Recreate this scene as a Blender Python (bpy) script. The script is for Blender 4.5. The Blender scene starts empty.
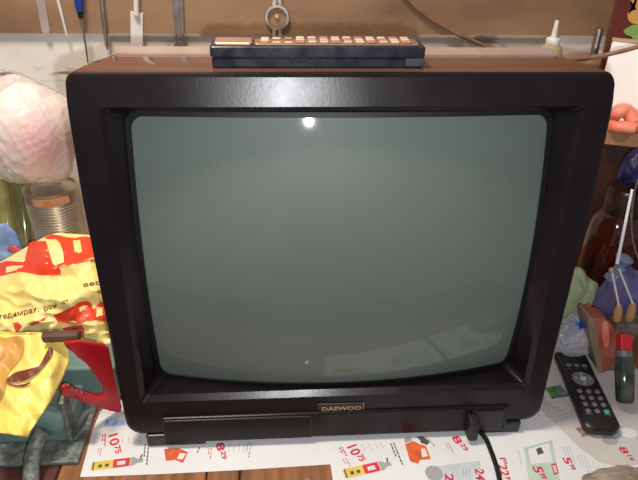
import bpy, bmesh, math, random
from math import sin, cos, tan, pi, radians, atan2, sqrt
from mathutils import Vector as V, Matrix, noise
random.seed(7)
scn = bpy.context.scene
C = scn.collection

# ------------------------------------------------------------------ camera
CAM = V((-0.06779, -0.56462, 0.60349))
PITCH, YAW, ROLL, F = 0.534069, 0.074886, 0.020731, 600.0
fwd = V((sin(YAW)*cos(PITCH), cos(YAW)*cos(PITCH), -sin(PITCH)))
rt0 = V((cos(YAW), -sin(YAW), 0)); up0 = rt0.cross(fwd)
RT = rt0*cos(ROLL) + up0*sin(ROLL); UP = -rt0*sin(ROLL) + up0*cos(ROLL)
cd = bpy.data.cameras.new('camera'); cam = bpy.data.objects.new('camera', cd); C.objects.link(cam)
cd.sensor_fit = 'HORIZONTAL'; cd.sensor_width = 36.0; cd.lens = F*36.0/638.0
cd.clip_start = 0.01
cam.matrix_world = Matrix(((RT.x, UP.x, -fwd.x, CAM.x), (RT.y, UP.y, -fwd.y, CAM.y), (RT.z, UP.z, -fwd.z, CAM.z), (0, 0, 0, 1)))
scn.camera = cam

def ray(x, y): return fwd + RT*((x-319)/F) - UP*((y-240)/F)
def aty(x, y, Y):                       # point of the place seen at a pixel, on the vertical plane Y
    d = ray(x, y); return CAM + d*((Y-CAM.y)/d.y)
def atz(x, y, z=0.0):                   # the same on the level plane z
    d = ray(x, y); return CAM + d*((z-CAM.z)/d.z)
def ppm(x, y, Y):                       # metres per pixel there
    return (aty(x, y, Y)-CAM).dot(fwd)/F

# ------------------------------------------------------------------ materials
def nn(nt, t, **k):
    n = nt.nodes.new(t)
    for a, b in k.items(): setattr(n, a, b)
    return n
def mat(name, col, rough=0.5, metal=0.0, col2=None, scale=20.0, bump=0.0, bscale=None, coat=0.0, trans=0.0, alpha=1.0, sss=0.0,
        spec=0.5, stretch=(1, 1, 1), detail=4.0, lo=0.35, hi=0.65, rvar=0.0, emit=0.0, coat_rough=0.03):
    m = bpy.data.materials.new(name); m.use_nodes = True
    nt = m.node_tree; b = nt.nodes['Principled BSDF']; L = nt.links.new
    b.inputs['Roughness'].default_value = rough; b.inputs['Metallic'].default_value = metal
    b.inputs['Coat Weight'].default_value = coat; b.inputs['Coat Roughness'].default_value = coat_rough
    b.inputs['Transmission Weight'].default_value = trans; b.inputs['Alpha'].default_value = alpha
    b.inputs['Specular IOR Level'].default_value = spec
    if sss:
        b.inputs['Subsurface Weight'].default_value = sss; b.inputs['Subsurface Scale'].default_value = .02
    tc = nn(nt, 'ShaderNodeTexCoord'); mp = nn(nt, 'ShaderNodeMapping'); mp.inputs['Scale'].default_value = stretch
    L(tc.outputs['Object'], mp.inputs[0])
    nz = nn(nt, 'ShaderNodeTexNoise'); nz.inputs['Scale'].default_value = scale; nz.inputs['Detail'].default_value = detail
    L(mp.outputs[0], nz.inputs[0])
    rp = nn(nt, 'ShaderNodeValToRGB')
    c2 = col2 or tuple(c*0.8 for c in col)
    rp.color_ramp.elements[0].color = (*col, 1); rp.color_ramp.elements[1].color = (*c2, 1)
    rp.color_ramp.elements[0].position = lo; rp.color_ramp.elements[1].position = hi
    L(nz.outputs[0], rp.inputs[0]); L(rp.outputs[0], b.inputs['Base Color'])
    if rvar:
        mr = nn(nt, 'ShaderNodeMapRange'); mr.inputs[3].default_value = max(0, rough-rvar); mr.inputs[4].default_value = rough+rvar
        mr.inputs[1].default_value = .3; mr.inputs[2].default_value = .7
        L(nz.outputs[0], mr.inputs[0]); L(mr.outputs[0], b.inputs['Roughness'])
    if bump:
        n2 = nn(nt, 'ShaderNodeTexNoise'); n2.inputs['Scale'].default_value = bscale or scale*3; n2.inputs['Detail'].default_value = 5
        L(mp.outputs[0], n2.inputs[0])
        bp = nn(nt, 'ShaderNodeBump'); bp.inputs['Strength'].default_value = bump; bp.inputs['Distance'].default_value = .004
        L(n2.outputs[0], bp.inputs['Height']); L(bp.outputs[0], b.inputs['Normal'])
    m.diffuse_color = (*col, 1)
    return m
def ramp_more(m, stops):
    rp = [n for n in m.node_tree.nodes if n.type == 'VALTORGB'][0].color_ramp
    while len(rp.elements) > 1: rp.elements.remove(rp.elements[-1])
    rp.elements[0].position = stops[0][0]; rp.elements[0].color = (*stops[0][1], 1)
    for p, c in stops[1:]:
        e = rp.elements.new(p); e.color = (*c, 1)
    return m

M = {}
M['bezel'] = mat('bezel_plastic', (.0075, .0045, .0065), .28, col2=(.010, .0055, .0085), spec=.36, scale=14, bump=.02, bscale=300, rvar=.05)
M['cabinet'] = mat('cabinet_reflection_brown', (.10, .042, .028), .10, col2=(.13, .058, .04), scale=9, coat=.4, rvar=.03, stretch=(1, 6, 6))  # brown base carries the hardboard reflection; the plastic itself is dark
M['pinkgrey'] = mat('pinkgrey_rear_plastic', (.30, .215, .185), .5, col2=(.36, .27, .235), scale=30)
M['black'] = mat('black_plastic', (.008, .008, .009), .35, col2=(.013, .012, .013), scale=30)
M['gasket'] = mat('gasket_rubber', (.003, .003, .004), .55)
M['panel'] = mat('panel_plastic', (.008, .006, .007), .3, col2=(.011, .008, .009), spec=.32, scale=25)
M['gold'] = mat('badge_gold', (.55, .38, .2), .4, .6)
M['line'] = mat('edge_highlight_line', (.035, .03, .032), .45)
M['remotebody'] = mat('remote_body', (.012, .014, .024), .28, col2=(.02, .022, .034), scale=60, rvar=.08)
M['greywear'] = mat('worn_grey', (.06, .065, .075), .5, col2=(.02, .022, .03), scale=120)
M['faceplate'] = mat('face_plate', (.32, .2, .13), .35, .4, scale=40)
M['creamkey'] = mat('cream_key', (.62, .44, .31), .45, col2=(.5, .33, .23), scale=60)
M['redkey'] = mat('brown_red_key', (.4, .18, .13), .45)
M['greykey'] = mat('grey_key', (.17, .17, .19), .45)
M['greenkey'] = mat('green_key', (.05, .45, .3), .45)
M['whiteprint'] = mat('white_print', (.5, .5, .5), .6)
M['plaster'] = ramp_more(mat('plaster', (.8, .78, .72), .8, scale=7, bump=.12, bscale=60, detail=9), [(.0, (.08, .075, .07)), (.33, (.35, .33, .30)), (.375, (.80, .77, .71)), (.5, (.88, .85, .78)), (.7, (.76, .72, .66))])
M['board'] = ramp_more(mat('hardboard', (.3, .17, .09), .6, scale=5, bump=.06, bscale=90, detail=7, stretch=(1, 1, 2.5)), [(.25, (.20, .105, .055)), (.5, (.31, .18, .095)), (.75, (.40, .245, .14))])
M['benchwood'] = mat('bench_wood', (.30, .12, .045), .5, col2=(.16, .06, .025), scale=8, stretch=(12, 1, 1), bump=.1, coat=.2)
M['redwood'] = mat('red_brown_wood', (.10, .03, .02), .55, col2=(.06, .02, .015), scale=9, stretch=(1, 10, 1), bump=.1)
M['steel'] = mat('steel', (.52, .48, .45), .32, .9, col2=(.33, .3, .28), scale=60)
M['darksteel'] = mat('dark_steel', (.20, .17, .155), .4, .7, col2=(.33, .28, .25), scale=70, bump=.1)
M['rustmetal'] = mat('old_brown_metal', (.5, .29, .2), .4, .6, col2=(.6, .38, .27), scale=40)
M['blade'] = mat('pinkish_blade', (.6, .47, .44), .4, .3, scale=50)
M['whitemetal'] = mat('white_painted_metal', (.8, .76, .74), .35, col2=(.68, .64, .62), scale=40)
M['bluehandle'] = mat('blue_handle', (.02, .06, .32), .3)
M['cord_brown'] = mat('brown_cord', (.22, .10, .06), .3, col2=(.32, .17, .11), scale=60, coat=.5)
M['cord_black'] = mat('black_cord', (.01, .01, .011), .35, coat=.3)
M['paper'] = mat('newsprint', (.72, .72, .72), .75, col2=(.64, .65, .66), scale=9, bump=.05, bscale=18)
M['paper2'] = mat('pink_newsprint', (.50, .46, .45), .75, col2=(.57, .54, .53), scale=12, bump=.05, bscale=18)
M['inkred'] = mat('red_ink', (.62, .03, .06), .7)
M['inkgrey'] = mat('grey_ink', (.36, .36, .38), .7)
M['inkdark'] = mat('dark_ink', (.08, .08, .09), .7)
M['inkyellow'] = mat('yellow_ink', (.75, .55, .08), .7)
M['inkorange'] = mat('orange_ink', (.75, .13, .03), .7, col2=(.5, .07, .02), scale=90)
M['inkblue'] = mat('blue_ink', (.18, .35, .62), .7, col2=(.5, .6, .75), scale=120)
M['inkpalegreen'] = mat('pale_green_ink', (.48, .62, .5), .7)
M['inkgreen'] = mat('green_photo_ink', (.13, .28, .06), .7, col2=(.04, .1, .03), scale=150)
M['inknavy'] = mat('navy_photo_ink', (.03, .05, .16), .7, col2=(.25, .28, .35), scale=200)
M['inkbrown'] = mat('brown_photo_ink', (.16, .1, .07), .7, col2=(.4, .3, .24), scale=150)
M['inkpale'] = mat('pale_blue_ink', (.58, .62, .68), .7)
M['yellowbag'] = mat('yellow_plastic', (.92, .73, .20), .3, col2=(.93, .80, .36), scale=7, bump=.25, bscale=35, sss=.0)
M['yellowflap'] = mat('deep_yellow_plastic', (.90, .66, .10), .3, col2=(.92, .74, .2), scale=7, bump=.2, bscale=40)
M['bagred'] = mat('red_bag_ink', (.82, .05, .015), .35, col2=(.75, .08, .03), scale=20)
M['bagbrown'] = mat('brown_bag_ink', (.2, .05, .03), .45)
M['baggold'] = mat('golden_bag_ink', (.55, .27, .05), .4, col2=(.65, .36, .1), scale=30)
M['visegreen'] = mat('teal_enamel', (.13, .215, .20), .45, col2=(.18, .27, .25), scale=18, bump=.25, bscale=60)
M['visegrey'] = mat('worn_grey_metal', (.21, .23, .215), .5, .2, col2=(.12, .14, .13), scale=120, bump=.4, bscale=180, lo=.42, hi=.55)
M['reddplastic'] = mat('red_plastic', (.52, .012, .02), .3, col2=(.42, .01, .016), scale=15)
M['tin'] = mat('tin', (.78, .69, .54), .33, .85, col2=(.6, .5, .38), scale=20)
M['tinlabel'] = mat('rusty_tin_label', (.6, .22, .08), .45, col2=(.7, .4, .25), scale=60)
M['oliveglass'] = mat('olive_glass', (.16, .15, .04), .12, col2=(.3, .28, .1), scale=20, coat=.5)
M['bluebag'] = mat('blue_plastic', (.10, .2, .5), .35, col2=(.3, .42, .7), scale=25)
M['pinkbit'] = mat('pink_wrapper', (.5, .08, .08), .4)
M['palegreen'] = mat('pale_green_plastic', (.46, .52, .31), .35, col2=(.36, .43, .24), scale=18, bump=.2, bscale=50)
M['purple'] = mat('purple_blue_plastic', (.16, .12, .22), .35, col2=(.07, .07, .28), scale=14, bump=.2, bscale=60)
M['neckblue'] = mat('light_blue_plastic', (.2, .25, .38), .35, col2=(.12, .17, .33), scale=40)
M['salmon'] = mat('salmon_rubber', (.75, .17, .10), .5, col2=(.8, .28, .2), scale=30)
M['shelfwood'] = mat('shelf_wood', (.42, .22, .10), .6, col2=(.33, .16, .07), scale=10, stretch=(1, 8, 8))
M['brownpanel'] = mat('brown_panel', (.04, .010, .006), .5, col2=(.05, .015, .008), scale=8)
M['whitebox'] = mat('white_card', (.95, .92, .88), .6, col2=(.92, .88, .84), scale=6)
M['tanedge'] = mat('tan_card_edge', (.5, .33, .2), .6)
M['cartonred'] = mat('dark_red_card', (.17, .025, .018), .5, col2=(.13, .03, .02), scale=15)
M['flower'] = mat('orange_petal_print', (.8, .33, .05), .6, col2=(.75, .4, .12), scale=60)
M['leaf'] = mat('green_leaf_print', (.22, .42, .09), .6, col2=(.32, .5, .16), scale=60)
M['bluedark'] = mat('dark_blue_plastic', (.008, .006, .04), .4, col2=(.014, .012, .07), scale=25)
M['amber'] = mat('dark_amber_glass', (.05, .006, .003), .1, col2=(.016, .003, .002), scale=18, coat=.8)
M['jarlid'] = mat('dark_jar_lid', (.010, .004, .004), .3, col2=(.03, .013, .01), scale=40)
M['tanplastic'] = mat('tan_plastic', (.30, .22, .14), .45)
M['redtool'] = mat('dull_red_plastic', (.36, .07, .045), .3, col2=(.42, .12, .08), scale=30)
M['woodhandle'] = mat('pale_wood_handle', (.5, .3, .12), .5)
M['greybrown'] = mat('grey_brown_metal', (.15, .12, .10), .5, .3, col2=(.24, .2, .17), scale=60)
M['bottleglass'] = mat('dark_green_glass', (.02, .028, .02), .08, col2=(.07, .08, .06), scale=60, coat=.8)
M['capred'] = mat('bright_red_plastic', (.72, .02, .03), .5)
M['rag'] = mat('grey_brown_cloth', (.22, .17, .13), .9, col2=(.33, .27, .22), scale=60, bump=.5, bscale=200)
M['gluebody'] = mat('cloudy_plastic', (.52, .45, .24), .35, col2=(.45, .38, .2), scale=30)
M['stone'] = mat('grey_metal_scrap', (.25, .2, .17), .45, .4, col2=(.4, .33, .28), scale=50)

# crt glass: grey-green phosphor behind clear glass, with the fine vertical stripes of the shadow mask
m = mat('screen_glass', (.115, .145, .125), .55, col2=(.13, .16, .138), scale=5, coat=.7, coat_rough=.045, detail=2)
nt = m.node_tree; b = nt.nodes['Principled BSDF']; L = nt.links.new
wv = nn(nt, 'ShaderNodeTexWave'); wv.bands_direction = 'X'; wv.inputs['Scale'].default_value = 70; wv.inputs['Distortion'].default_value = 1.2
wv.inputs['Detail Scale'].default_value = .6
mp = nn(nt, 'ShaderNodeMapping'); mp.inputs['Scale'].default_value = (1, 1, .25)
tc = [n for n in nt.nodes if n.type == 'TEX_COORD'][0]; L(tc.outputs['Object'], mp.inputs[0]); L(mp.outputs[0], wv.inputs[0])
mx = nn(nt, 'ShaderNodeMix', data_type='RGBA', blend_type='MULTIPLY'); mx.inputs[0].default_value = .035
rp = [n for n in nt.nodes if n.type == 'VALTORGB'][0]
L(rp.outputs[0], mx.inputs[6]); L(wv.outputs[0], mx.inputs[7]); L(mx.outputs[2], b.inputs['Base Color'])
M['screen'] = m

def blend_in(m, col, fac_socket):
    nt = m.node_tree; b = nt.nodes['Principled BSDF']; src = b.inputs['Base Color'].links[0].from_socket
    mx = nn(nt, 'ShaderNodeMix', data_type='RGBA'); nt.links.new(fac_socket, mx.inputs[0]); nt.links.new(src, mx.inputs[6])
    mx.inputs[7].default_value = (*col, 1); nt.links.new(mx.outputs[2], b.inputs['Base Color'])
# dark scuffs in a low band of the plaster
nt = M['plaster'].node_tree; tc = [n for n in nt.nodes if n.type == 'TEX_COORD'][0]; L = nt.links.new
def band(z0, hw):
    sx = nn(nt, 'ShaderNodeSeparateXYZ'); L(tc.outputs['Object'], sx.inputs[0])
    a = nn(nt, 'ShaderNodeMath', operation='SUBTRACT'); L(sx.outputs[2], a.inputs[0]); a.inputs[1].default_value = z0
    c = nn(nt, 'ShaderNodeMath', operation='ABSOLUTE'); L(a.outputs[0], c.inputs[0])
    r = nn(nt, 'ShaderNodeMapRange'); r.inputs[1].default_value = 0; r.inputs[2].default_value = hw; r.inputs[3].default_value = 1; r.inputs[4].default_value = 0
    L(c.outputs[0], r.inputs[0]); return r.outputs[0]
mp = nn(nt, 'ShaderNodeMapping'); mp.inputs['Scale'].default_value = (22, 22, 110); L(tc.outputs['Object'], mp.inputs[0])
nz = nn(nt, 'ShaderNodeTexNoise'); nz.inputs['Scale'].default_value = 1.0; nz.inputs['Detail'].default_value = 5; L(mp.outputs[0], nz.inputs[0])
r = nn(nt, 'ShaderNodeMapRange'); r.inputs[1].default_value = .50; r.inputs[2].default_value = .60; L(nz.outputs[0], r.inputs[0])
mu = nn(nt, 'ShaderNodeMath', operation='MULTIPLY'); L(r.outputs[0], mu.inputs[0]); L(band(.328, .014), mu.inputs[1])
blend_in(M['plaster'], (.12, .11, .10), mu.outputs[0])
def film(name, col, col2, alpha, scale=12, rough=.2):
    m = mat(name, col, rough, col2=col2, scale=scale, bump=.3, bscale=26, stretch=(1, .5, 1.6))
    nt = m.node_tree; b = nt.nodes['Principled BSDF']; L = nt.links.new
    lw = nn(nt, 'ShaderNodeLayerWeight'); lw.inputs[0].default_value = .55
    mr = nn(nt, 'ShaderNodeMapRange'); mr.inputs[3].default_value = alpha; mr.inputs[4].default_value = min(1, alpha+.35)
    L(lw.outputs['Facing'], mr.inputs[0]); L(mr.outputs[0], b.inputs['Alpha'])
    return m
M['clearbag'] = film('clear_plastic_film', (.86, .80, .77), (.95, .92, .88), .30, 10)
M['pinkfill'] = ramp_more(mat('pink_contents', (.9, .6, .55), .6, scale=11, stretch=(1, 1, .6), bump=.3, bscale=30), [(.3, (.9, .82, .76)), (.48, (.88, .72, .67)), (.58, (.88, .62, .58)), (.75, (.88, .76, .71))])
nt = M['pinkfill'].node_tree; L = nt.links.new; tc = [n for n in nt.nodes if n.type == 'TEX_COORD'][0]
vd = nn(nt, 'ShaderNodeVectorMath', operation='DISTANCE'); L(tc.outputs['Object'], vd.inputs[0]); vd.inputs[1].default_value = aty(44, 153, .245)
r = nn(nt, 'ShaderNodeMapRange'); r.inputs[1].default_value = .012; r.inputs[2].default_value = .06; r.inputs[3].default_value = .9; r.inputs[4].default_value = 0
L(vd.outputs['Value'], r.inputs[0]); blend_in(M['pinkfill'], (.80, .22, .24), r.outputs[0])
M['clearwrap'] = film('clear_wrapping', (.5, .5, .52), (.75, .75, .78), .45, 30)
M['wrapfill'] = ramp_more(mat('wrapping_print', (.5, .5, .52), .4, scale=30), [(.35, (.35, .36, .4)), (.50, (.6, .25, .55)), (.58, (.5, .5, .54)), (.68, (.08, .2, .6))])

# ------------------------------------------------------------------ mesh helpers
def link(name, bm, m, parent=None, smooth=False, loc=None, sharp=42):
    me = bpy.data.meshes.new(name); bmesh.ops.recalc_face_normals(bm, faces=bm.faces[:]); bm.to_mesh(me); bm.free()
    ms = m if isinstance(m, (list, tuple)) else [m]
    for x in ms: me.materials.append(x)
    if smooth:
        for p in me.polygons: p.use_smooth = True
        try: me.set_sharp_from_angle(angle=radians(sharp))
        except Exception: pass
    o = bpy.data.objects.new(name, me); C.objects.link(o)
    if parent is not None:
        o.parent = parent
        if loc is None: o.location = -parent_world(parent)
    if loc is not None: o.location = loc
    return o
def parent_world(p):
    v = V(p.location)
    while p.parent: p = p.parent; v += V(p.location)
    return v
def thing(name, label, cat, loc=(0, 0, 0), group=None):
    o = bpy.data.objects.new(name, None); C.objects.link(o); o.location = loc; o.empty_display_size = .02
    return tag(o, label, cat, group)
def tag(o, label, cat, group=None):
    o['label'] = label; o['category'] = cat
    if group: o['group'] = group
    return o
def struct(o): o['kind'] = 'structure'; return o
def bevel(bm, w, seg=2):
    if w: bmesh.ops.bevel(bm, geom=bm.edges[:], offset=w, segments=seg, affect='EDGES', profile=.6, clamp_overlap=True)
def frame_m(o, x, y, z):
    return Matrix(((x.x, y.x, z.x, o.x), (x.y, y.y, z.y, o.y), (x.z, y.z, z.z, o.z), (0, 0, 0, 1)))
def box(x0, x1, y0, y1, z0, z1, bev=0.0, seg=2, mtx=None, bm=None):
    t = bmesh.new()
    bmesh.ops.create_cube(t, size=1)
    for v in t.verts: v.co = V((x0+(v.co.x+.5)*(x1-x0), y0+(v.co.y+.5)*(y1-y0), z0+(v.co.z+.5)*(z1-z0)))
    bevel(t, bev, seg)
    if mtx is not None: bmesh.ops.transform(t, matrix=mtx, verts=t.verts)
    return join(bm, t)
def join(bm, t):
    if bm is None: return t
    me = bpy.data.meshes.new('tmp'); t.to_mesh(me); t.free(); bm.from_mesh(me); bpy.data.meshes.remove(me); return bm
def loops(ls, cap0=False, cap1=False, close=True, bm=None):
    bm = bm or bmesh.new(); rows = [[bm.verts.new(p) for p in l] for l in ls]; n = len(rows[0])
    for a, c in zip(rows, rows[1:]):
        for i in range(n if close else n-1):
            j = (i+1) % n; bm.faces.new((a[i], a[j], c[j], c[i]))
    if cap0: bm.faces.new(rows[0][::-1])
    if cap1: bm.faces.new(rows[-1])
    return bm
def catmull(pts, n=8):
    pts = [V(p) for p in pts]; out = []
    for i in range(len(pts)-1):
        p0 = pts[max(i-1, 0)]; p1 = pts[i]; p2 = pts[i+1]; p3 = pts[min(i+2, len(pts)-1)]
        for k in range(n):
            t = k/n; out.append(.5*((2*p1)+(p2-p0)*t+(2*p0-5*p1+4*p2-p3)*t*t+(3*p1-p0-3*p2+p3)*t**3))
    return out+[pts[-1]]
def tube(pts, r, n=12, bm=None, flat=1.0):
    pts = [V(p) for p in pts]; rs = r if isinstance(r, (list, tuple)) else [r]*len(pts)
    ls = []; prev = None
    for i, p in enumerate(pts):
        t = (pts[min(i+1, len(pts)-1)]-pts[max(i-1, 0)]).normalized()
        if prev is None:
            a = V((0, 0, 1)) if abs(t.z) < .9 else V((1, 0, 0)); u = t.cross(a).normalized()
        else: u = (prev-t*prev.dot(t)).normalized()
        prev = u; w = t.cross(u)
        ls.append([p+(u*cos(2*pi*k/n)+w*sin(2*pi*k/n)*flat)*rs[i] for k in range(n)])
    return loops(ls, True, True, bm=bm)
def lathe(prof, o=V((0, 0, 0)), ax=V((0, 0, 1)), n=32, bm=None):
    ax = V(ax).normalized(); a = V((1, 0, 0)) if abs(ax.x) < .9 else V((0, 1, 0)); u = (a-ax*a.dot(ax)).normalized(); w = ax.cross(u)
    return loops([[V(o)+ax*h+(u*cos(2*pi*k/n)+w*sin(2*pi*k/n))*max(r, 1e-5) for k in range(n)] for r, h in prof], True, True, bm=bm)
def prism(poly, nrm, depth, bev=0.0, bm=None, seg=2):
    """poly: 3d points of an outline, extruded by depth along nrm"""
    t = bmesh.new(); nrm = V(nrm).normalized()
    a = [t.verts.new(V(p)) for p in poly]; c = [t.verts.new(V(p)+nrm*depth) for p in poly]
    n = len(a)
    for i in range(n): t.faces.new((a[i], a[(i+1) % n], c[(i+1) % n], c[i]))
    f1 = t.faces.new(a[::-1]); f2 = t.faces.new(c)
    if bev:
        es = list({e for f in (f1, f2) for e in f.edges})
        bmesh.ops.bevel(t, geom=es, offset=bev, segments=seg, affect='EDGES', profile=.6, clamp_overlap=True)
    bmesh.ops.triangulate(t, faces=[f for f in t.faces if len(f.verts) > 4])
    return join(bm, t)
def smooth_poly(pts, n=4):
    p = [V(a) for a in pts]; k = len(p); out = []
    for i in range(k):
        p0, p1, p2, p3 = p[i-1], p[i], p[(i+1) % k], p[(i+2) % k]
        for j in range(n):
            t = j/n; out.append(.5*((2*p1)+(p2-p0)*t+(2*p0-5*p1+4*p2-p3)*t*t+(3*p1-p0-3*p2+p3)*t**3))
    return out
def crumple(p, s, seed, k=1.0):
    q = p*s+V((seed*3.1, seed*1.7, -seed*2.3))
    a = 1-abs(noise.noise(q))*2; c = 1-abs(noise.noise(q*2.1+V((5, 1, 3))))*2
    return k*(.65*a+.35*c-.45)
def streaks(p, seed):
    q = V((p.x+p.z*.5, p.y, p.z-.4*p.x))+V((seed, -seed*.7, seed*.3))
    w = noise.noise(q*1.2)*.8
    a = 1-abs(noise.noise(V((q.x*5+w, q.y*2, q.z*1.3+w*2))))*2; c = 1-abs(noise.noise(V((q.x*2+w, q.y*3, q.z*6-w))))*2
    return .6*max(0, a)**3+.5*max(0, c)**3-.3
def lump(center, rad, seed=1, amp=.15, freq=2.0, zmin=None, sub=5, top=None, ymax=None):
    bm = bmesh.new(); bmesh.ops.create_icosphere(bm, subdivisions=sub, radius=1)
    c = V(center); R = V(rad)
    for v in bm.verts:
        d = v.co.normalized()
        low = noise.noise(d*1.1+V((seed, seed*2, 0)))*.22
        k = 1+low+(amp*crumple(d, freq, seed) if freq > 0 else amp*streaks(d, seed))
        if top is not None and d.z > .6: k *= 1+top*(d.z-.6)*2.2*(1 if (d.x*d.x+d.y*d.y) < .1 else .3)
        p = c+V((d.x*R.x, d.y*R.y, d.z*R.z))*k
        if zmin is not None and p.z < zmin: p.z = zmin+(p.z-zmin)*.001
        if ymax is not None and p.y > ymax: p.y = ymax+(p.y-ymax)*.001
        v.co = p
    return bm
def text_bm(s, size=1.0, bold=0.0, extr=0.0, align='LEFT', space=1.0):
    cu = bpy.data.curves.new('txt', 'FONT'); cu.body = s; cu.size = size; cu.offset = bold; cu.extrude = extr; cu.align_x = align
    cu.space_character = space; cu.resolution_u = 3
    o = bpy.data.objects.new('txt', cu); C.objects.link(o); dg = bpy.context.evaluated_depsgraph_get()
    me = bpy.data.meshes.new_from_object(o.evaluated_get(dg)); bm = bmesh.new(); bm.from_mesh(me)
    bpy.data.objects.remove(o); bpy.data.curves.remove(cu); bpy.data.meshes.remove(me)
    return bm
def xform(bm, mtx): bmesh.ops.transform(bm, matrix=mtx, verts=bm.verts); return bm
def refine(bm, L, it=5):
    for _ in range(it):
        es = [e for e in bm.edges if e.calc_length() > L]
        if not es: break
        bmesh.ops.subdivide_edges(bm, edges=es, cuts=1, use_grid_fill=False)
        bmesh.ops.triangulate(bm, faces=[f for f in bm.faces if len(f.verts) > 3])
    return bm
def poly2(pts):
    bm = bmesh.new(); f = bm.faces.new([bm.verts.new((p[0], p[1], 0)) for p in pts])
    bmesh.ops.triangulate(bm, faces=[f]); return bm

# ------------------------------------------------------------------ the room
WY = .45
struct(link('wall_back', box(-1.6, 1.6, WY, WY+.05, -.85, 1.7), M['plaster']))
struct(link('floor', box(-1.6, 1.6, -1.7, WY+.05, -.9, -.85), M['redwood']))
zb = aty(319, 33.5, WY).z
tag(link('hardboard_panel', box(-1.2, 1.2, WY-.0075, WY-.0003, zb, 1.15), M['board']), 'wide brown hardboard tool panel on the white wall', 'board')
BY = WY-.0075
# bench
wb = thing('workbench', 'wooden workbench of planks under the television and newspapers', 'workbench', (0, .1, -.85))
xs = [-1.1, -.75, -.335, atz(207, 470, 0).x, atz(240, 470, 0).x, .0, .13, .5, .85, 1.1]
bm = None
top = None
for i in range(len(xs)-1):
    t = box(xs[i]+.0008, xs[i+1]-.0008, -.21, WY-.002, -.035, 0, .0015, 1)
    for f in t.faces: f.material_index = 1 if i in (0, 1) else 0
    # keep the material split through join by building separately
    top = join(top, t)
link('tabletop', top, [M['benchwood'], M['redwood']], wb)
for x in (-1.02, 1.02):
    for y in (-.15, .38): link('leg', box(x-.03, x+.03, y-.03, y+.03, -.85, -.035, .003), M['redwood'], wb)
link('apron', box(-.98, .98, -.165, -.14, -.12, -.035, .002), M['redwood'], wb)

# ------------------------------------------------------------------ television
LB, HB, Z0 = -.0419, .4298, .02
SL = sqrt(LB*LB+HB*HB); LY, LZ = -LB/SL, HB/SL
def tv(x, s, d): return V((x, LB+s*LY+d, Z0+s*LZ))
TVF = .0022
tvr = thing('television', 'dark tube television with grey-green convex screen and glossy top with a painted brown reflection', 'television', (0, .1, TVF))
NS, NA = 26, 8
def rr(x0, x1, s0, s1, r, rb=None):
    """rounded rectangle, anticlockwise from the lower left, fixed point count"""
    rb = r if rb is None else rb; pts = []
    cs = [((x1-rb, s0+rb), -pi/2, rb), ((x1-r, s1-r), 0, r), ((x0+r, s1-r), pi/2, r), ((x0+rb, s0+rb), pi, rb)]
    for i, (c, a0, q) in enumerate(cs):
        arc = [(c[0]+q*cos(a0+pi/2*k/NA), c[1]+q*sin(a0+pi/2*k/NA)) for k in range(NA+1)]
        pts += arc
        c2, a2, q2 = cs[(i+1) % 4]; e = (c2[0]+q2*cos(a2), c2[1]+q2*sin(a2)); s = arc[-1]
        pts += [(s[0]+(e[0]-s[0])*k/NS, s[1]+(e[1]-s[1])*k/NS) for k in range(1, NS)]
    return pts
def bulge(s):
    return lerp_tab([(0, .2585), (.12, .261), (.19, .2632), (.31, .2665), (.40, .2665), (.432, .2655)], s)/.26
def lerp_tab(tab, x):
    if x <= tab[0][0]: return tab[0][1]
    for (a, p), (b_, q) in zip(tab, tab[1:]):
        if x <= b_: return p+(q-p)*(x-a)/(b_-a)
    return tab[-1][1]
def outer(inset, d, topdrop=0.0, taper=0.0):
    out = []
    for x, s in rr(-.26+inset, .26-inset, inset, .432-inset, .011, .02):
        out.append(tv(x*bulge(s)*(1-taper), s-topdrop*max(0, (s-.2)/.23), d+(.0055*max(0, (s-.40)/.032) if d < .01 else 0)))
    return out
SX, SS0, SS1 = .2185, .061, .383
SC = (SS0+SS1)/2
def glass(x, s): return -.005+x*x/2.0+(s-SC)**2/1.4
def scr(k=0.0, dd=0.0):
    out = []
    for x, s in rr(-SX+k, SX-k, SS0+k, SS1-k, .013):
        q = 1-(x/SX)**2
        s2 = s+(-.004*q if s < SC else .005*q)*min(1, abs(s-SC)/.14)
        out.append((x, s2, glass(x, s2)+dd))
    return out
bez = [outer(.0, .004), outer(.0012, .0012), outer(.004, 0)]
bez += [[tv(x, s, 0) for x, s in rr(-.2365, .2365, .0500, .4015, .004)], [tv(x, s, .0006) for x, s in rr(-.2359, .2359, .0506, .4009, .004)], [tv(x, s, .0055) for x, s in rr(-.2315, .2315, .0562, .3965, .006)]]
bez += [[tv(x, s, max(.004, d-.002)) for x, s, d in scr(-.0035)]]
link('front_bezel', loops([outer(.006, .02)]+bez), M['bezel'], tvr, True, sharp=16)
gk = loops([[tv(x, s, max(.004, d-.002)) for x, s, d in scr(-.0036)], [tv(x, s, d-.0018) for x, s, d in scr(.0015)], [tv(x, s, d+.004) for x, s, d in scr(.003)]])
link('screen_gasket', gk, M['gasket'], tvr, True)
base = scr(.001)
ls = []
for k in range(14, -1, -1):
    t = max(k/14, .004); row = []
    for x, s, d in base:
        x2, s2 = x*t, SC+(s-SC)*t; row.append(tv(x2, s2, glass(x2, s2)))
    ls.append(row)
link('screen', loops(ls, cap1=True), M['screen'], tvr, True)
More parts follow.
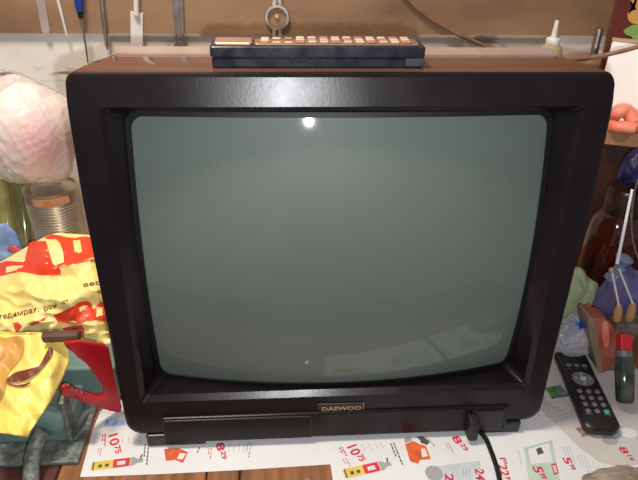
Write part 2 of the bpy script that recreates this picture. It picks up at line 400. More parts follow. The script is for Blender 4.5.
# glossy shell tinted with painted board reflection behind the bezel, then the pinkish-grey rear housing
link('cabinet_shell', loops([outer(.0003, .0042), outer(-.0004, .0062), outer(.0, .05, .0, .036), outer(.001, .088, .002, .075), outer(.02, .09, .002, .075)]), M['cabinet'], tvr, True)
rear = [outer(.012, .087, -.0005, .07), outer(.003, .0895, -.0015, .066), outer(.003, .105, -.0045, .068), outer(.012, .116, .002, .08), outer(.04, .16, .015, .12), outer(.08, .26, .05, .25), outer(.10, .33, .06, .3)]
for l in rear:
    for p in l: p.z = max(p.z, Z0+.004)
link('rear_housing', loops(rear, cap1=True), M['pinkgrey'], tvr, True)
# control panel strip under the screen
link('control_panel', box(-.214, .214, -.0035, .03, -.010, .0275, .002, mtx=frame_m(tv(0, 0, 0), V((1, 0, 0)), V((0, 1, 0)), V((0, LY, LZ)))), M['panel'], tvr)
fd = link('flap_door', box(-.212, -.034, -.0055, -.003, -.0085, .0255, .0012, mtx=frame_m(tv(0, 0, 0), V((1, 0, 0)), V((0, 1, 0)), V((0, LY, LZ)))), M['panel'], tvr)
bm = None
for a in ((-.2125, -.0335, -.0058, -.0052, .0245, .0256), (-.2125, -.2115, -.0058, -.0052, -.0085, .0256), (-.0345, -.0335, -.0058, -.0052, -.0085, .0256)):
    bm = box(*a, mtx=frame_m(tv(0, 0, 0), V((1, 0, 0)), V((0, 1, 0)), V((0, LY, LZ))), bm=bm)
link('flap_outline', bm, M['line'], fd)  # lighter lines paint in the highlight along the flap edges
bm = box(  .168, .208, -.006, -.003, -.0065, .0235, .001, mtx=frame_m(tv(0, 0, 0), V((1, 0, 0)), V((0, 1, 0)), V((0, LY, LZ))))
link('socket_cover', bm, M['black'], tvr)
bm = loops([[tv(x+xo, s, d) for x, s in rr(-w, w, s0, s1, .0025)] for w, s0, s1, d, xo in ((.0065, -.012, .019, -.004, .168), (.0062, -.012, .0185, -.016, .168), (.0050, -.0105, .016, -.0185, .168))], True, True)
link('lever', bm, M['black'], tvr, True)
# name badge
pm = frame_m(tv(0.002, .0325, -.0006), V((1, 0, 0)), V((0, 0, 1)), V((0, -1, 0)))
bp = link('name_plate', box(-.0285, .0285, -.0075, .0075, -.001, .0004, .0003, 1, pm), M['black'], tvr)
t = text_bm('DAEWOO', .0105, .00018, .0002, 'CENTER', 1.0); xform(t, Matrix.Translation((0.0015, -.0036, .0009)) @ Matrix.Diagonal((1.02, .86, 1, 1))); xform(t, pm)
link('badge_lettering', t, M['gold'], bp)
link('badge_edge', box(.0282, .0288, -.0075, .0075, 0, .0008, 0, 1, pm), M['gold'], bp)
# feet
for x in (-.2, .199):
    for d in (-.0025, .2):
        link('foot', box(x-.0355, x+.0355, LB+d, LB+d+.06, TVF, Z0+.0005, .0025), M['black'], tvr)
# mains lead
pc = [atz(486, 425, .007), atz(484, 437, .0055), atz(491, 452, .0055), atz(497, 470, .0055), atz(501, 490, .0055), atz(504, 520, .0055)]
pc = [V((.165, .05, .012)), V((.172, -.02, .0065))]+[V((p.x, p.y, .0065)) for p in pc[1:]]
tag(link('power_cord', tube(catmull(pc, 10), .0032, 10), M['cord_black'], None, True), 'thin black power cord running out from under the television over the newspaper', 'cord')

# ------------------------------------------------------------------ remote control on the television top
RZ = Z0+.432*LZ+.0004
a = aty(211, 70, .020); e = aty(424, 69, .020)
a.z = e.z = RZ
ux = (e-a); ux.z = 0; RL = ux.length; ux.normalize(); uy = V((-ux.y, ux.x, 0)); rm = frame_m(a, ux, uy, V((0, 0, 1)))
r1 = thing('remote_control', 'long dark remote control with cream keys lying sideways on top of the television', 'remote control', a)
RD = .031
def rrb(x0, x1, y0, y1, z0, z1, r, bev, mtx):
    ring = lambda i: rr(x0+i, x1-i, y0+i, y1-i, max(r-i, .0006))
    return xform(loops([[V((x, y, z)) for x, y in ring(i)] for i, z in ((bev, z0), (0, z0+bev), (0, z1-bev), (bev, z1))], True, True), mtx)
link('lower_shell', rrb(.001, RL-.001, .001, RD, 0, .0097, .003, .0015, rm), M['remotebody'], r1, True)
link('upper_shell', rrb(0, RL, 0, RD, .0099, .0205, .003, .0012, rm), M['remotebody'], r1, True)
link('end_cap', rrb(RL-.019, RL+.0002, -.0004, .02, .0015, .0098, .002, .001, rm), M['greywear'], r1, True)
link('face_plate', rrb(.042, RL-.006, .004, RD-.004, .0205, .0222, .003, .0006, rm), M['faceplate'], r1, True)
link('sensor_window', rrb(.004, .040, .004, RD-.004, .0203, .0232, .003, .0008, rm), M['rustmetal'], r1, True)
for i in range(13):
    for j in range(3):
        x = .052+i*(RL-.064)/12.5; y = .0075+j*.0085
        if i in (1, 2) and j % 2: continue
        link('key', rrb(x-.0042, x+.0042, y-.0026, y+.0026, .0222, .0246 if i > 2 else .0238, .0014, .0008, rm), M['redkey'] if (i+2*j) % 3 == 0 else M['creamkey'], r1)

# ------------------------------------------------------------------ tools on the panel
def wp(x, y, off=.0): return aty(x, y, BY-off)
W = ppm(150, 10, BY)
def flatbar(pts, widths, th):
    """flat tapered bar on the panel through pixels, widths in pixels"""
    P = [wp(*p) for p in pts]; l = []; r = []
    for i, p in enumerate(P):
        t = (P[min(i+1, len(P)-1)]-P[max(i-1, 0)]); t.y = 0; t.normalize(); n = V((t.z, 0, -t.x))
        l.append(p+n*widths[i]*W/2); r.append(p-n*widths[i]*W/2)
    return prism(l+r[::-1], (0, -1, 0), th, .0006)
tag(link('saw_blade', flatbar([(22, -70), (41, 0), (46, 30), (47, 36)], [9, 8.5, 8, 4], .002), M['blade']), 'flat pinkish steel strip hanging leftmost on the brown panel', 'tool')
tag(link('steel_rod', tube([wp(46, -70, .003), wp(58, 0, .003), wp(67, 36, .003)], [.0028, .0026, .0018], 10), M['whitemetal'], None, True), 'thin pale rod hanging between the flat steel strip and the blue screwdriver', 'tool')
sd = thing('screwdriver', 'screwdriver with a blue handle and thin steel shaft hanging on the brown panel', 'screwdriver', wp(80, 0, .009))
link('handle', tube([wp(70, -60, .0085), wp(71, -56, .0085), wp(76, -20, .0085), wp(78.5, 0, .0085), wp(80, 11, .0085)], [.004, .008, .0085, .0075, .006], 8), M['bluehandle'], sd, True)
link('ferrule', tube([wp(79.6, 9, .0085), wp(81.3, 18, .0085)], [.0055, .0038], 12), M['black'], sd, True)
link('shaft', tube([wp(81, 16, .0085), wp(83.5, 30, .0085), wp(88, 63, .0085)], [.0017, .0017, .0013], 8), M['darksteel'], sd, True)
tag(link('round_file', tube([wp(96, -70, .004), wp(101.5, 0, .004), wp(105, 30, .004), wp(107, 46, .004), wp(107.4, 50, .004)], [.0036, .0034, .0038, .0026, .0005], 10), M['steel'], None, True), 'slim round steel file with a pointed tip left of the white scraper', 'file')
sc = thing('scraper', 'white flat bladed scraper with a narrow neck hanging on the brown panel', 'scraper', wp(137, 20, .004))
link('blade', flatbar([(137, 12), (137, 47.5)], [12.5, 12], .0025), M['whitemetal'], sc)
link('neck', tube([wp(135, -100, .0045), wp(136, -20, .0045), wp(136.5, 10, .0045), wp(136.7, 15, .0045)], [.006, .0048, .0042, .0045], 10), M['whitemetal'], sc, True)
wr = thing('spanner', 'dark steel spanner with a round knob end hanging right of the white scraper', 'spanner', wp(178, 20, .004))
link('shank', flatbar([(170, -110), (175, -20), (178, 5), (180.5, 44)], [13, 12, 11, 7.5], .004), M['darksteel'], wr)
link('rib', flatbar([(173, -90), (177.5, 0), (180.2, 38)], [5, 4.5, 3], .0055), M['steel'], wr)
link('round_end', lathe([(.0035, 0), (.0085, .001), (.0095, .004), (.0085, .0075), (.003, .009)], wp(180.7, 46), (0, -1, 0), 20), M['darksteel'], wr, True)
rg = thing('ring_spanner', 'grey ring-shaped spanner with forked ends hanging above the long remote control', 'spanner', wp(277, 17, .004))
c = wp(277, 17)
prof = [(9.2*W, 0), (12.3*W, 0), (12.8*W, .003), (12.2*W, .0055), (9.6*W, .0055), (9.0*W, .003), (9.2*W, 0)]
n = 40; link('ring', loops([[c+V((cos(2*pi*k/n)*r, -h, sin(2*pi*k/n)*r)) for k in range(n)] for r, h in prof]), M['steel'], rg, True)
for sgn in (-1, 1):
    link('fork_arm', flatbar([(277+sgn*3.0, 28), (277+sgn*2.6, 33), (277+sgn*5, 41)], [4.5, 3.2, 3.4], .004), M['steel'], rg)
    link('upper_arm', flatbar([(277+sgn*3.0, 6), (277+sgn*2.2, 0), (277+sgn*4, -20), (277+sgn*4, -60)], [4.5, 3.2, 3.2, 3], .004), M['steel'], rg)
link('hub', lathe([(2.8*W, 0), (2.8*W, .003), (1.6*W, .0042)], c, (0, -1, 0), 16), M['rustmetal'], rg, True)
link('hub_web', lathe([(9.4*W, 0), (9.4*W, .0012), (3*W, .0012)], c, (0, -1, 0), 32), M['board'], rg)

# brown cord from the panel, round the back of the set and off to the right
pts = [aty(395, -16, BY-.005), aty(410, 1, BY-.005), aty(428, 17, BY-.005), aty(452, 31, BY-.005), aty(480, 44, BY-.008), aty(505, 52, .42), aty(530, 60, .36), aty(545, 63.5, .25), aty(560, 61, .19), aty(585, 58.5, .185), aty(612, 53.5, .18), aty(640, 46, .175), aty(690, 28, .17)]
tag(link('copper_cord', tube(catmull(pts, 10), [.0036]*52+[.0028]*69, 10), M['cord_brown'], None, True), 'brown glossy cord curving down the panel and passing right in front of the white box', 'cord')

# narrow ledge behind the television on the right
LZT = aty(600, 63, .40).z
struct(link('trim_1', box(.26, .72, .33, WY, LZT-.015, LZT, .001), M['stone']))
gb = aty(549, 60, .40); gb.z = LZT; u = ppm(554, 50, .40)
zc = lambda y: (aty(554, y, .40)-gb).z
gl = thing('glue_bottle', 'small cloudy glue bottle with a white pointed nozzle behind the television', 'bottle', gb)
link('body', lathe([(11*u, 0), (12*u, .004), (12*u, zc(58)), (11.6*u, zc(52)), (9.5*u, zc(46.5)), (6*u, zc(44.5))], gb), M['gluebody'], gl, True)
link('cap', lathe([(6.6*u, zc(45)), (7*u, zc(44)), (6.8*u, zc(38.5)), (6.0*u, zc(37.5)), (3*u, zc(37))], gb), M['whitemetal'], gl, True)
link('nozzle', lathe([(3.0*u, zc(38)), (2.6*u, zc(30)), (2.0*u, zc(21.5)), (1.2*u, zc(20))], gb), M['whitemetal'], gl, True)
dc = aty(590, 58, .385); dc.z = LZT; u = ppm(590, 56, .385)
ds = thing('flange_disc', 'brown metal disc with an upright stub shaft behind the television', 'machine part', dc)
link('disc', lathe([(15*u, 0), (20*u, .003), (24*u, .006), (24*u, .011), (20*u, .0135), (6*u, .016)], dc, (0, 0, 1), 40), M['rustmetal'], ds, True)
zz = aty(594, 28.5, .385).z-LZT
link('stub_shaft', lathe([(4.4*u, .012), (3.6*u, .018), (3.4*u, zz-.002), (2.9*u, zz)], dc+V((3*u, 0, 0)), (0, 0, 1), 16), M['darksteel'], ds, True)

# ------------------------------------------------------------------ shelf on the right
SF = aty(606, 130.5, .235); SZ = SF.z; S2 = atz(640, 147, SZ-.002); sx = V((S2.x-SF.x, S2.y-SF.y, 0)).normalized()
sx = V((cos(-.35), sin(-.35), 0)); sy = V((-sx.y, sx.x, 0))
sm = frame_m(V((SF.x, SF.y, SZ)), sx, sy, V((0, 0, 1)))
sh = thing('shelf_unit', 'plain wooden shelf on a brown upright panel at the right of the television', 'shelf', V((SF.x, SF.y, 0)))
link('shelf_board', box(0, .34, 0, .145, -.021, 0, .0012, 1, sm), M['shelfwood'], sh)
link('upright_panel', box(.004, .33, .035, .05, -SZ, -.021, .001, 1, sm), M['brownpanel'], sh)
q0x = aty(612.5, 41, .29).x+.05
wbx = thing('white_box', 'plain white cardboard box standing on the wooden shelf', 'box', V((q0x, .29, SZ)))
q = aty(612.5, 41, .29); zt = q.z-SZ
bxm = frame_m(V((q.x, .29, SZ)), V((.88, -.475, 0)).normalized(), V((.475, .88, 0)).normalized(), V((0, 0, 1)))
link('carton', box(0, .2, 0, .016, 0, zt, .0012, 1, bxm), M['whitebox'], wbx)
link('top_flap', box(-.0008, .2, -.0008, .0168, zt, zt+.0022, .0005, 1, bxm), M['tanedge'], wbx)
q2 = aty(605.5, 45, .335)
cx = frame_m(V((q2.x, .335, SZ)), V((1, 0, 0)), V((0, 1, 0)), V((0, 0, 1)))
ct = thing('flower_carton', 'dark red carton printed with an orange flower and green leaf behind the white box', 'carton', V((q2.x+.05, .34, SZ)))
ctm = [aty(x, y, .305) for x, y in ((613.5, -2), (640, -2), (640, 60), (604, 60))]
ch = .205
poly = [V((q2.x, .335, SZ)), V((q2.x+.14, .335, SZ)), V((q2.x+.14, .335, SZ+ch)), V((q2.x+.0, .335, SZ+ch))]
link('carton', prism(poly, (.45, .9, 0), .03, .001), M['cartonred'], ct)
def onp(pts, Y): return [aty(x, y, Y) for x, y in pts]
link('flower_print', prism(smooth_poly(onp([(631, -14), (640, -12), (660, -6), (662, 12), (650, 24), (636, 24), (629, 21), (627.5, 14), (631, 11), (636, 9), (633, 4), (630, -2)], .3348)), (0, -1, 0), .0006), M['flower'], ct)
link('leaf_print', prism(smooth_poly(onp([(623.5, 31), (629, 27), (636, 24.5), (652, 26), (656, 34), (645, 39), (634, 39.5), (631, 36), (627, 35)], .3348)), (0, -1, 0), .0005), M['leaf'], ct)
# rubber glove on the shelf
gp = lambda x, y, Y: aty(x, y, Y)
gv = bmesh.new()
zg = SZ+.0095
def gz(x, y, dz=0): p = aty(x, 118, y+.03); return V((p.x, y+.03, zg+dz))
tube(catmull([gz(611, .225), gz(616, .205, .017), gz(625, .205, .019), gz(635, .195, .006)], 6), [.0085]*3+[.0098]*16, 10, gv)
tube(catmull([gz(610.5, .224, -.002), gz(617, .2, -.002), gz(626, .192, .0), gz(638, .185, .0)], 6), [.0075]*3+[.009]*16, 10, gv)
tube(catmull([gz(626, .21, .008), gz(636, .205, .012), gz(650, .2, .014)], 6), .010, 10, gv)
tube(catmull([gz(634, .2, .0), gz(645, .195, .006), gz(662, .19, .008)], 6), .013, 10, gv)
for v in gv.verts: v.co.z = max(v.co.z, SZ+.0004)
tag(link('rubber_glove', gv, M['salmon'], None, True), 'salmon-red rubber glove lying folded at the edge of the wooden shelf', 'glove')
# dark blue bag hung from the shelf front
p = aty(636, 170, .17); u = ppm(636, 170, .17)
bb = lump(p, (15*u, .02, 21*u), 3, .2, 1.8, sub=4)
tag(link('blue_pouch', bb, M['bluedark'], None, True), 'dark blue plastic pouch hanging under the wooden shelf edge', 'bag')
# amber jar
jy = .205; jc = aty(613, 240, jy); jc.z = 0; u = ppm(613, 230, jy); zj = lambda y: aty(613, y, jy).z
jr = thing('amber_jar', 'big dark amber glass jar with a dark lid standing under the shelf', 'jar', jc)
link('glass', lathe([(20*u, .0), (25*u, .004), (26*u, .02), (26*u, zj(235)), (25*u, zj(222)), (20*u, zj(213)), (16*u, zj(209))], jc), M['amber'], jr, True)
rim = [(16.5*u, zj(212)), (18.5*u, zj(211)), (18.5*u, zj(190)), (17*u, zj(187)), (.004, zj(186))]
link('lid', lathe(rim, jc, n=40), M['jarlid'], jr, True)

# bags under it
def lbag(px, py, Y, rx, rz, dy, name, m, lab, cat, seed, amp=.16, freq=1.8, sub=5, zmin=.0012, top=None):
    p = aty(px, py, Y); u = ppm(px, py, Y)
    return tag(link(name, lump(p, (rx*u, dy, rz*u), seed, amp, freq, zmin, sub, top), m, None, True), lab, cat)
pg = lbag(569, 306, .150, 25, 44, .028, 'green_bag', M['palegreen'], 'pale green plastic bag bulging beside the right edge of the television', 'bag', 4, .10, 1.4)
pb = thing('purple_bag', 'purple and blue plastic bag tied at the top beside the pale green bag', 'bag', V((aty(622, 300, .125).x, .125, .0)))
p = aty(621, 297, .125); u = ppm(620, 297, .125)
link('bag_body', lump(p+V((.003, -.006, 0)), (29*u, .030, 36*u), 9, .13, 1.7, .0035, 5), M['purple'], pb, True)
k = aty(619, 267, .118)
link('tied_neck', lathe([(.011, -.022), (.0075, -.010), (.006, 0), (.009, .008), (.013, .016), (.008, .019)], k, (.2, -.1, 1), 14), M['neckblue'], pb, True)
link('knot', lump(k+V((0, -.004, -.001)), (.0075, .006, .005), 2, .3, 2.5, sub=3), M['neckblue'], pb, True)
cw = thing('clear_wrapper', 'crumpled clear plastic wrapper with pink and blue print behind the black remote', 'wrapper', V((aty(575, 335, .105).x, .105, .003)))
p = aty(575, 335, .092); u = ppm(575, 335, .092)
link('film', lump(p, (19*u, .022, 24*u), 21, .3, 2.6, .0035, 5), M['clearwrap'], cw, True)
link('printed_film', lump(p, (14*u, .014, 18*u), 22, .3, 2.4, .0038, 4), M['wrapfill'], cw, True)
tri = [aty(x, y, .0655) for x, y in ((580, 318), (587, 327), (579, 329))]
link('blue_corner', prism(tri, (0, -1, 0), .0006), M['bluehandle'], cw)

# red and tan tool
Y = .055
o = [(592, 321), (598, 319), (606, 320), (612, 325), (617, 336), (617, 350), (613, 362), (606, 371), (601, 372), (598, 360), (595, 345)]
rt_ = thing('red_tool', 'dull red and tan plastic tool casing standing beside the black remote', 'tool', aty(603, 371, Y))
P = onp(o, Y); zlow = min(p.z for p in P)
for p_ in P: p_.z += (.0045-zlow)*max(0, 1-(p_.z-zlow)/.05)
link('red_casing', prism(smooth_poly(P, 3), (0, 1, 0), .03, .003), M['redtool'], rt_, True)
P2 = onp([(588, 322), (594, 319.5), (597, 332), (600, 350), (603, 366), (600, 372), (596, 362), (592, 345)], Y-.002)
for p_ in P2: p_.z += (.0045-zlow)*max(0, 1-(p_.z-zlow)/.05)
link('tan_side', prism(smooth_poly(P2, 3), (0, 1, 0), .034, .002), M['tanplastic'], rt_, True)
link('painted_highlight', prism(smooth_poly(onp([(603, 322), (607, 322), (609, 333), (608, 345), (604, 346), (602, 335)], Y), 3), (0, -1, 0), .001), M['salmon'], rt_, True)  # highlight of the casing painted on as a salmon strip

# small bottle with red cap lying toward the viewer
b0 = atz(625, 408, .014); b1 = atz(626, 345, .03)
bl = thing('small_bottle', 'small dark glass bottle with a bright red cap lying by the remote', 'bottle', V((b0.x, b0.y, .003)))
ax = (b1-b0); LN = ax.length; R_ = .0118
b0 = atz(625, 404, .0145); b1 = aty(624, 334, .043); ax = b1-b0; LN = ax.length
link('glass', lathe([(.006, 0), (.0105, .002), (R_, .006), (R_*1.02, LN*.3), (R_, LN*.62), (.009, LN*.70)], b0, ax, 20), M['bottleglass'], bl, True)
link('collar', lathe([(.0105, LN*.67), (.0112, LN*.69), (.0108, LN*.76), (.009, LN*.77)], b0, ax, 20), M['greykey'], bl, True)
link('cap', box(-.0078, .0078, -.0078, .0078, LN*.765, LN*1.0, .0015, 2, Matrix.Translation(b0) @ ax.to_track_quat('Z', 'Y').to_matrix().to_4x4()), M['capred'], bl)

# holder with two awls and the long silver rod
hy = .065
hold = thing('clamp_block', 'grey-brown metal clamp block behind the small red-capped bottle', 'clamp', V((aty(626, 330, hy).x, hy, .003)))
hz = aty(626, 320, hy).z; hx0 = aty(613, 325, hy).x; hx1 = aty(650, 325, hy).x
link('upper_jaw', box(hx0, hx1, hy-.012, hy+.014, hz-.02, hz, .004, 3), M['greybrown'], hold)
link('stem', box(hx0+.014, hx0+.036, hy-.004, hy+.013, .012, hz-.019, .002), M['greybrown'], hold)
link('lower_jaw', box(hx0+.004, hx1, hy-.006, hy+.018, .0035, .013, .003, 3), M['greybrown'], hold)
for i, (tp, bt, lab) in enumerate((((611.5, 270), (619, 306), 'left of the two wood-handled awls on the clamp block'), ((619, 269), (633, 304), 'right of the two wood-handled awls on the clamp block'))):
    a0 = aty(tp[0], tp[1], .07); a1 = aty(bt[0], bt[1], hy); a2 = V((a1.x+(.0035 if i == 0 else .0025), hy, hz+.0004))
    aw = thing('awl', lab, 'awl', a2, 'awls on the clamp block')
    link('shaft', tube([a0, a1], .0014, 8), M['whitemetal'], aw, True)
    d = (a1-a2)
    link('handle', tube([a2, a2+d*.15, a2+d*.7, a2+d*1.02], [.0052, .0062, .0058, .004], 12), M['woodhandle'], aw, True)
    if i == 0: link('bead', lump(a0, (.0036, .0036, .0036), 3, .05, 1, sub=3), M['woodhandle'], aw, True)
p0 = aty(617, 264, .072); p1 = aty(632, 191, .12)
tag(link('metal_rod', tube([p0, p0+(p1-p0)*.5, p1, p1+(p1-p0)*.02], [.0023, .002, .0019, .0024], 10), M['whitemetal'], None, True), 'long straight silver rod leaning up in front of the amber jar', 'rod')
pw = [aty(x, y, .10) for x, y in ((638, 180), (634.5, 192), (632, 210), (631.5, 228), (634, 245), (640, 262), (648, 275))]
tag(link('wire', tube(catmull(pw, 8), .0012, 8), M['steel'], None, True), 'thin curved silver wire at the right beside the straight silver rod', 'wire')

# ------------------------------------------------------------------ black remote on the newspaper
zt = .004
t0 = atz(571, 353, zt+.016); t1 = atz(603, 424, zt+.016)
dy = V((t0.x-t1.x, t0.y-t1.y, 0)); RL2 = dy.length; dy.normalize(); dx = V((dy.y, -dy.x, 0))
r2 = thing('remote_control', 'black remote control with grey keys and one green key lying on newspaper', 'remote control', V((t1.x, t1.y, zt)))
W2 = .0235
rm2 = frame_m(V((t1.x, t1.y, zt)), dx, dy, V((0, 0, 1)))
ring = []
def rshape(i):
    out = []
    for x, y in rr(-W2+i, W2-i, -.008+i, RL2+.004-i, .004, .013): out.append((x*(1-.05*(y/RL2)), y))
    return out
link('body', xform(loops([[V((x, y, z)) for x, y in rshape(i)] for i, z in ((.004, 0), (.001, .003), (0, .008), (.0008, .0135), (.0035, .016))], True, True), rm2), M['black'], r2, True)
k = RL2/.185
def key(name, x, y, w, h, m, z=.0178, r=.0012):
    return link(name, rrb(x-w, x+w, y-h, y+h, .0155, z, min(r, w*.9, h*.9), .0005, rm2), m, r2, True)
def fy(f): return RL2*f
for i in range(3):
    key('key', -.011+i*.011, fy(.80), .0036, .0024, M['greykey'])
    key('key_label', -.011+i*.011, fy(.755), .003, .0007, M['whiteprint'], .0162, .0004)
nr = link('navigation_ring', xform(loops([[V((cos(2*pi*q/32)*r, fy(.60)+sin(2*pi*q/32)*r*.92, z)) for q in range(32)] for r, z in ((.0148, .0155), (.0145, .0172), (.012, .0178), (.004, .0172))], True, True), rm2), M['greykey'], r2, True)
link('centre_key', xform(lathe([(.0048, .0165), (.0046, .0186), (.003, .019)], V((0, fy(.60), 0)), n=20), rm2), M['whiteprint'], nr, True)
for a_ in range(4):
    c_, s_ = cos(a_*pi/2), sin(a_*pi/2)
    tri = [V((c_*.0115-s_*0, fy(.60)+(s_*.0108), .0183)), V((c_*.0085-s_*.0022, fy(.60)+s_*.0080+c_*.0022, .0183)), V((c_*.0085+s_*.0022, fy(.60)+s_*.0080-c_*.0022, .0183))]
    link('arrow_mark', xform(prism(tri, (0, 0, -1), .0008), rm2), M['whiteprint'], nr)
for j in range(4):
    for i in range(3):
        link('key', xform(lathe([(.0036, .0155), (.0036, .0172), (.0026, .0182)], V((-.0118+i*.0118, fy(.42-.088*j), 0)), n=16), rm2), M['greykey'] if j < 3 or i == 1 else (M['greenkey'] if i == 2 else M['greykey']), r2, True)
for x in (-.0118, .0118): key('key_label', x, fy(.125), .0048, .0008, M['whiteprint'], .0162, .0004)
key('raised_mark', 0, fy(.06), .004, .0006, M['greykey'], .0164, .0004)

# ------------------------------------------------------------------ newspapers
def sheet(name, px, z, m, lab):
    """flat printed sheet: outline given where it lies on the bench"""
    pts = [atz(x, y, z) if not isinstance(x, V) else x for x, y in px]
    root = thing(name, lab, 'newspaper', V((sum(p.x for p in pts)/len(pts), sum(p.y for p in pts)/len(pts), 0)))
    bm = bmesh.new(); f = bm.faces.new([bm.verts.new(V((p.x, p.y, z))) for p in pts]); bmesh.ops.triangulate(bm, faces=[f])
    r = bmesh.ops.extrude_face_region(bm, geom=bm.faces[:])
    for v in [g for g in r['geom'] if isinstance(g, bmesh.types.BMVert)]: v.co.z -= .0004
    link('paper', bm, m, root); root['z'] = z
    del root['z']
    return root
NA_z, NB_z, NC_z = .0008, .0013, .0019
nA = sheet('newspaper', [(80, 477), (86, 455), (92, 432), (100, 412), (112, 400), (180, 380), (330, 380), (345, 462), (334, 464), (240, 470), (160, 474)], NA_z, M['paper'], 'white leaflet page with a red 10 75 price under the left of the television')
nB = sheet('newspaper', [(336, 500), (331, 468), (327, 440), (330, 380), (560, 370), (655, 405), (660, 470), (630, 520)], NB_z, M['paper'], 'white leaflet page with an orange machine picture under the right of the television')
nC = sheet('newspaper', [(543, 412), (525, 372), (545, 345), (580, 335), (625, 352), (670, 415), (660, 462), (618, 466), (600, 462), (578, 446), (560, 428)], NC_z, M['paper2'], 'greyish newspaper page with small print lying under the black remote control')
def pmat(px, px2, z):
    """frame on the bench: origin at pixel px, x axis toward pixel px2"""
    a, b_ = atz(*px, z), atz(*px2, z); x = V((b_.x-a.x, b_.y-a.y, 0)).normalized(); return frame_m(V((a.x, a.y, z)), x, V((-x.y, x.x, 0)), V((0, 0, 1))), (b_-a).length
def ptext(par, s, px, px2, z, h, m, name='price', bold=.0006, fit=True):
    mt, l = pmat(px, px2, z+.0002); t = text_bm(s, 1.0, .026)
    w = max(v.co.x for v in t.verts) or 1
    xform(t, Matrix.Diagonal((l/w if fit else h, h/.72, 1, 1))); xform(t, mt); return link(name, t, m, par)
def price(par, big, small, px, px2, z, h, m=None, fb=.62):
    a = V((*px, 0)); b_ = V((*px2, 0)); mid = a+(b_-a)*fb
    e = ptext(par, big, (a.x, a.y), (mid.x, mid.y), z, h, m or M['inkred'], 'price')
    # small raised pence
    mt, l = pmat((mid.x, mid.y), (b_.x, b_.y), z+.0002); t = text_bm(small, 1.0, .03); w = max(v.co.x for v in t.verts)
    xform(t, Matrix.Diagonal((l*.95/w, h*.62/.72, 1, 1))); xform(t, Matrix.Translation((l*.08, h*.38, 0))); xform(t, mt); link('price_pence', t, m or M['inkred'], par)
def pquad(par, pts, z, m, name, dz=.0002):
    P = [atz(x, y, z+dz) for x, y in pts]; bm = bmesh.new(); f = bm.faces.new([bm.verts.new(p) for p in P]); bmesh.ops.triangulate(bm, faces=[f]); return link(name, bm, m, par)
def lines(par, px, px2, z, n, lead, m, name='small_print', th=.0008, seed=1):
    """n lines of unreadable small print as dashes; first line from px to px2, next ones stacked to its right side (down the text block)"""
    mt, l = pmat(px, px2, z+.0002); bm = bmesh.new(); rnd = random.Random(seed)
    for i in range(n):
        x = 0; y = -i*lead; end = l*(1 if i < n-1 else .6)
        while x < end:
            w = min(rnd.uniform(.002, .006), end-x)
            vs = [bm.verts.new(q) for q in ((x, y, 0), (x+w, y, 0), (x+w, y+th, 0), (x, y+th, 0))]; bm.faces.new(vs); x += w+.0012
    return link(name, xform(bm, mt), m, par)
def spray_can(par, o0, o1, z, hw, tip=True):
    """printed picture of a spray can from its yellow base at o0 to its nozzle at o1"""
    mt, l = pmat(o0, o1, z+.0003)
    def part(name, pts, m, dz=0): return link(name, xform(poly2(pts), mt @ Matrix.Translation((0, 0, dz))), m, par)
    root = part('can_picture', [(0, -hw*.8), (l*.04, -hw), (l*.82, -hw), (l*.88, -hw*.5), (l, -hw*.4), (l, hw*.4), (l*.88, hw*.5), (l*.82, hw), (l*.04, hw), (0, hw*.8)], M['inkyellow'])
    part('can_band', [(l*.42, -hw), (l*.74, -hw), (l*.74, hw), (l*.42, hw)], M['inkred'], .0001)
    part('can_cap', [(l*.76, -hw), (l*.82, -hw), (l*.88, -hw*.5), (l, -hw*.4), (l, hw*.4), (l*.88, hw*.5), (l*.82, hw), (l*.76, hw)], M['inkgrey'], .0001)
    part('can_mark', [(l*.03, -hw*.95), (l*.06, -hw*.95), (l*.06, hw*.95), (l*.03, hw*.95)], M['inkdark'], .0001)
    for f in (.14, .27): part('can_mark', [(l*f, -hw*.5), (l*(f+.07), -hw*.5), (l*(f+.07), hw*.2), (l*f, hw*.2)], M['inkdark'], .0001)
    part('can_mark', [(l*.50, -hw*.5), (l*.66, -hw*.5), (l*.66, hw*.4), (l*.50, hw*.4)], M['inkpale'], .0002)
    if tip: part('can_nozzle', [(l*.93, hw*.4), (l*.96, hw*.4), (l*.99, hw*1.5), (l*.95, hw*1.3)], M['inkdark'])
# sheet A
z = NA_z
price(nA, '10', '75', (108, 433), (112, 455), z, .0115)
lines(nA, (104.5, 434), (104, 446), z, 2, .003, M['inkred'], th=.0018, seed=2)
lines(nA, (101, 448), (99.5, 456), z, 2, .003, M['inkred'], th=.001, seed=3)
for i, x in enumerate((122, 128, 134, 140)): lines(nA, (x, 437), (x, 447+i*.6), z, 1, .004, M['inkgrey'], th=.0008, seed=5+i)
lines(nA, (148, 444), (146, 465), z, 2, .004, M['inkdark'], th=.0016, seed=11)
pquad(nA, [(106, 419), (123, 417), (126, 425), (104, 427)], z, M['inkblue'], 'blue_product_picture')
lines(nA, (108, 411), (120, 411.5), z, 2, .004, M['inkred'], th=.0012, seed=15)
spray_can(nA, (91, 466.5), (143, 460), z, .0062)
pquad(nA, [(164, 449), (178, 448), (188, 452), (183, 463), (175, 460), (166, 461)], z, M['inkorange'], 'orange_picture')
pquad(nA, [(180, 453), (186, 453.5), (182.5, 459.5), (177, 458.5)], z, M['paper'], 'picture_gap', .0003)
lines(nA, (199, 447), (195, 457), z, 1, .003, M['inkdark'], th=.0014, seed=16)
price(nA, '8', '29', (216, 443), (219, 460), z, .010, fb=.5)
lines(nA, (211, 448), (210, 459), z, 2, .003, M['inkred'], th=.001, seed=17)
for i, x in enumerate((229, 234, 239, 244)): lines(nA, (x, 444), (x-1, 459), z, 1, .004, M['inkgrey'], th=.0007, seed=20+i)
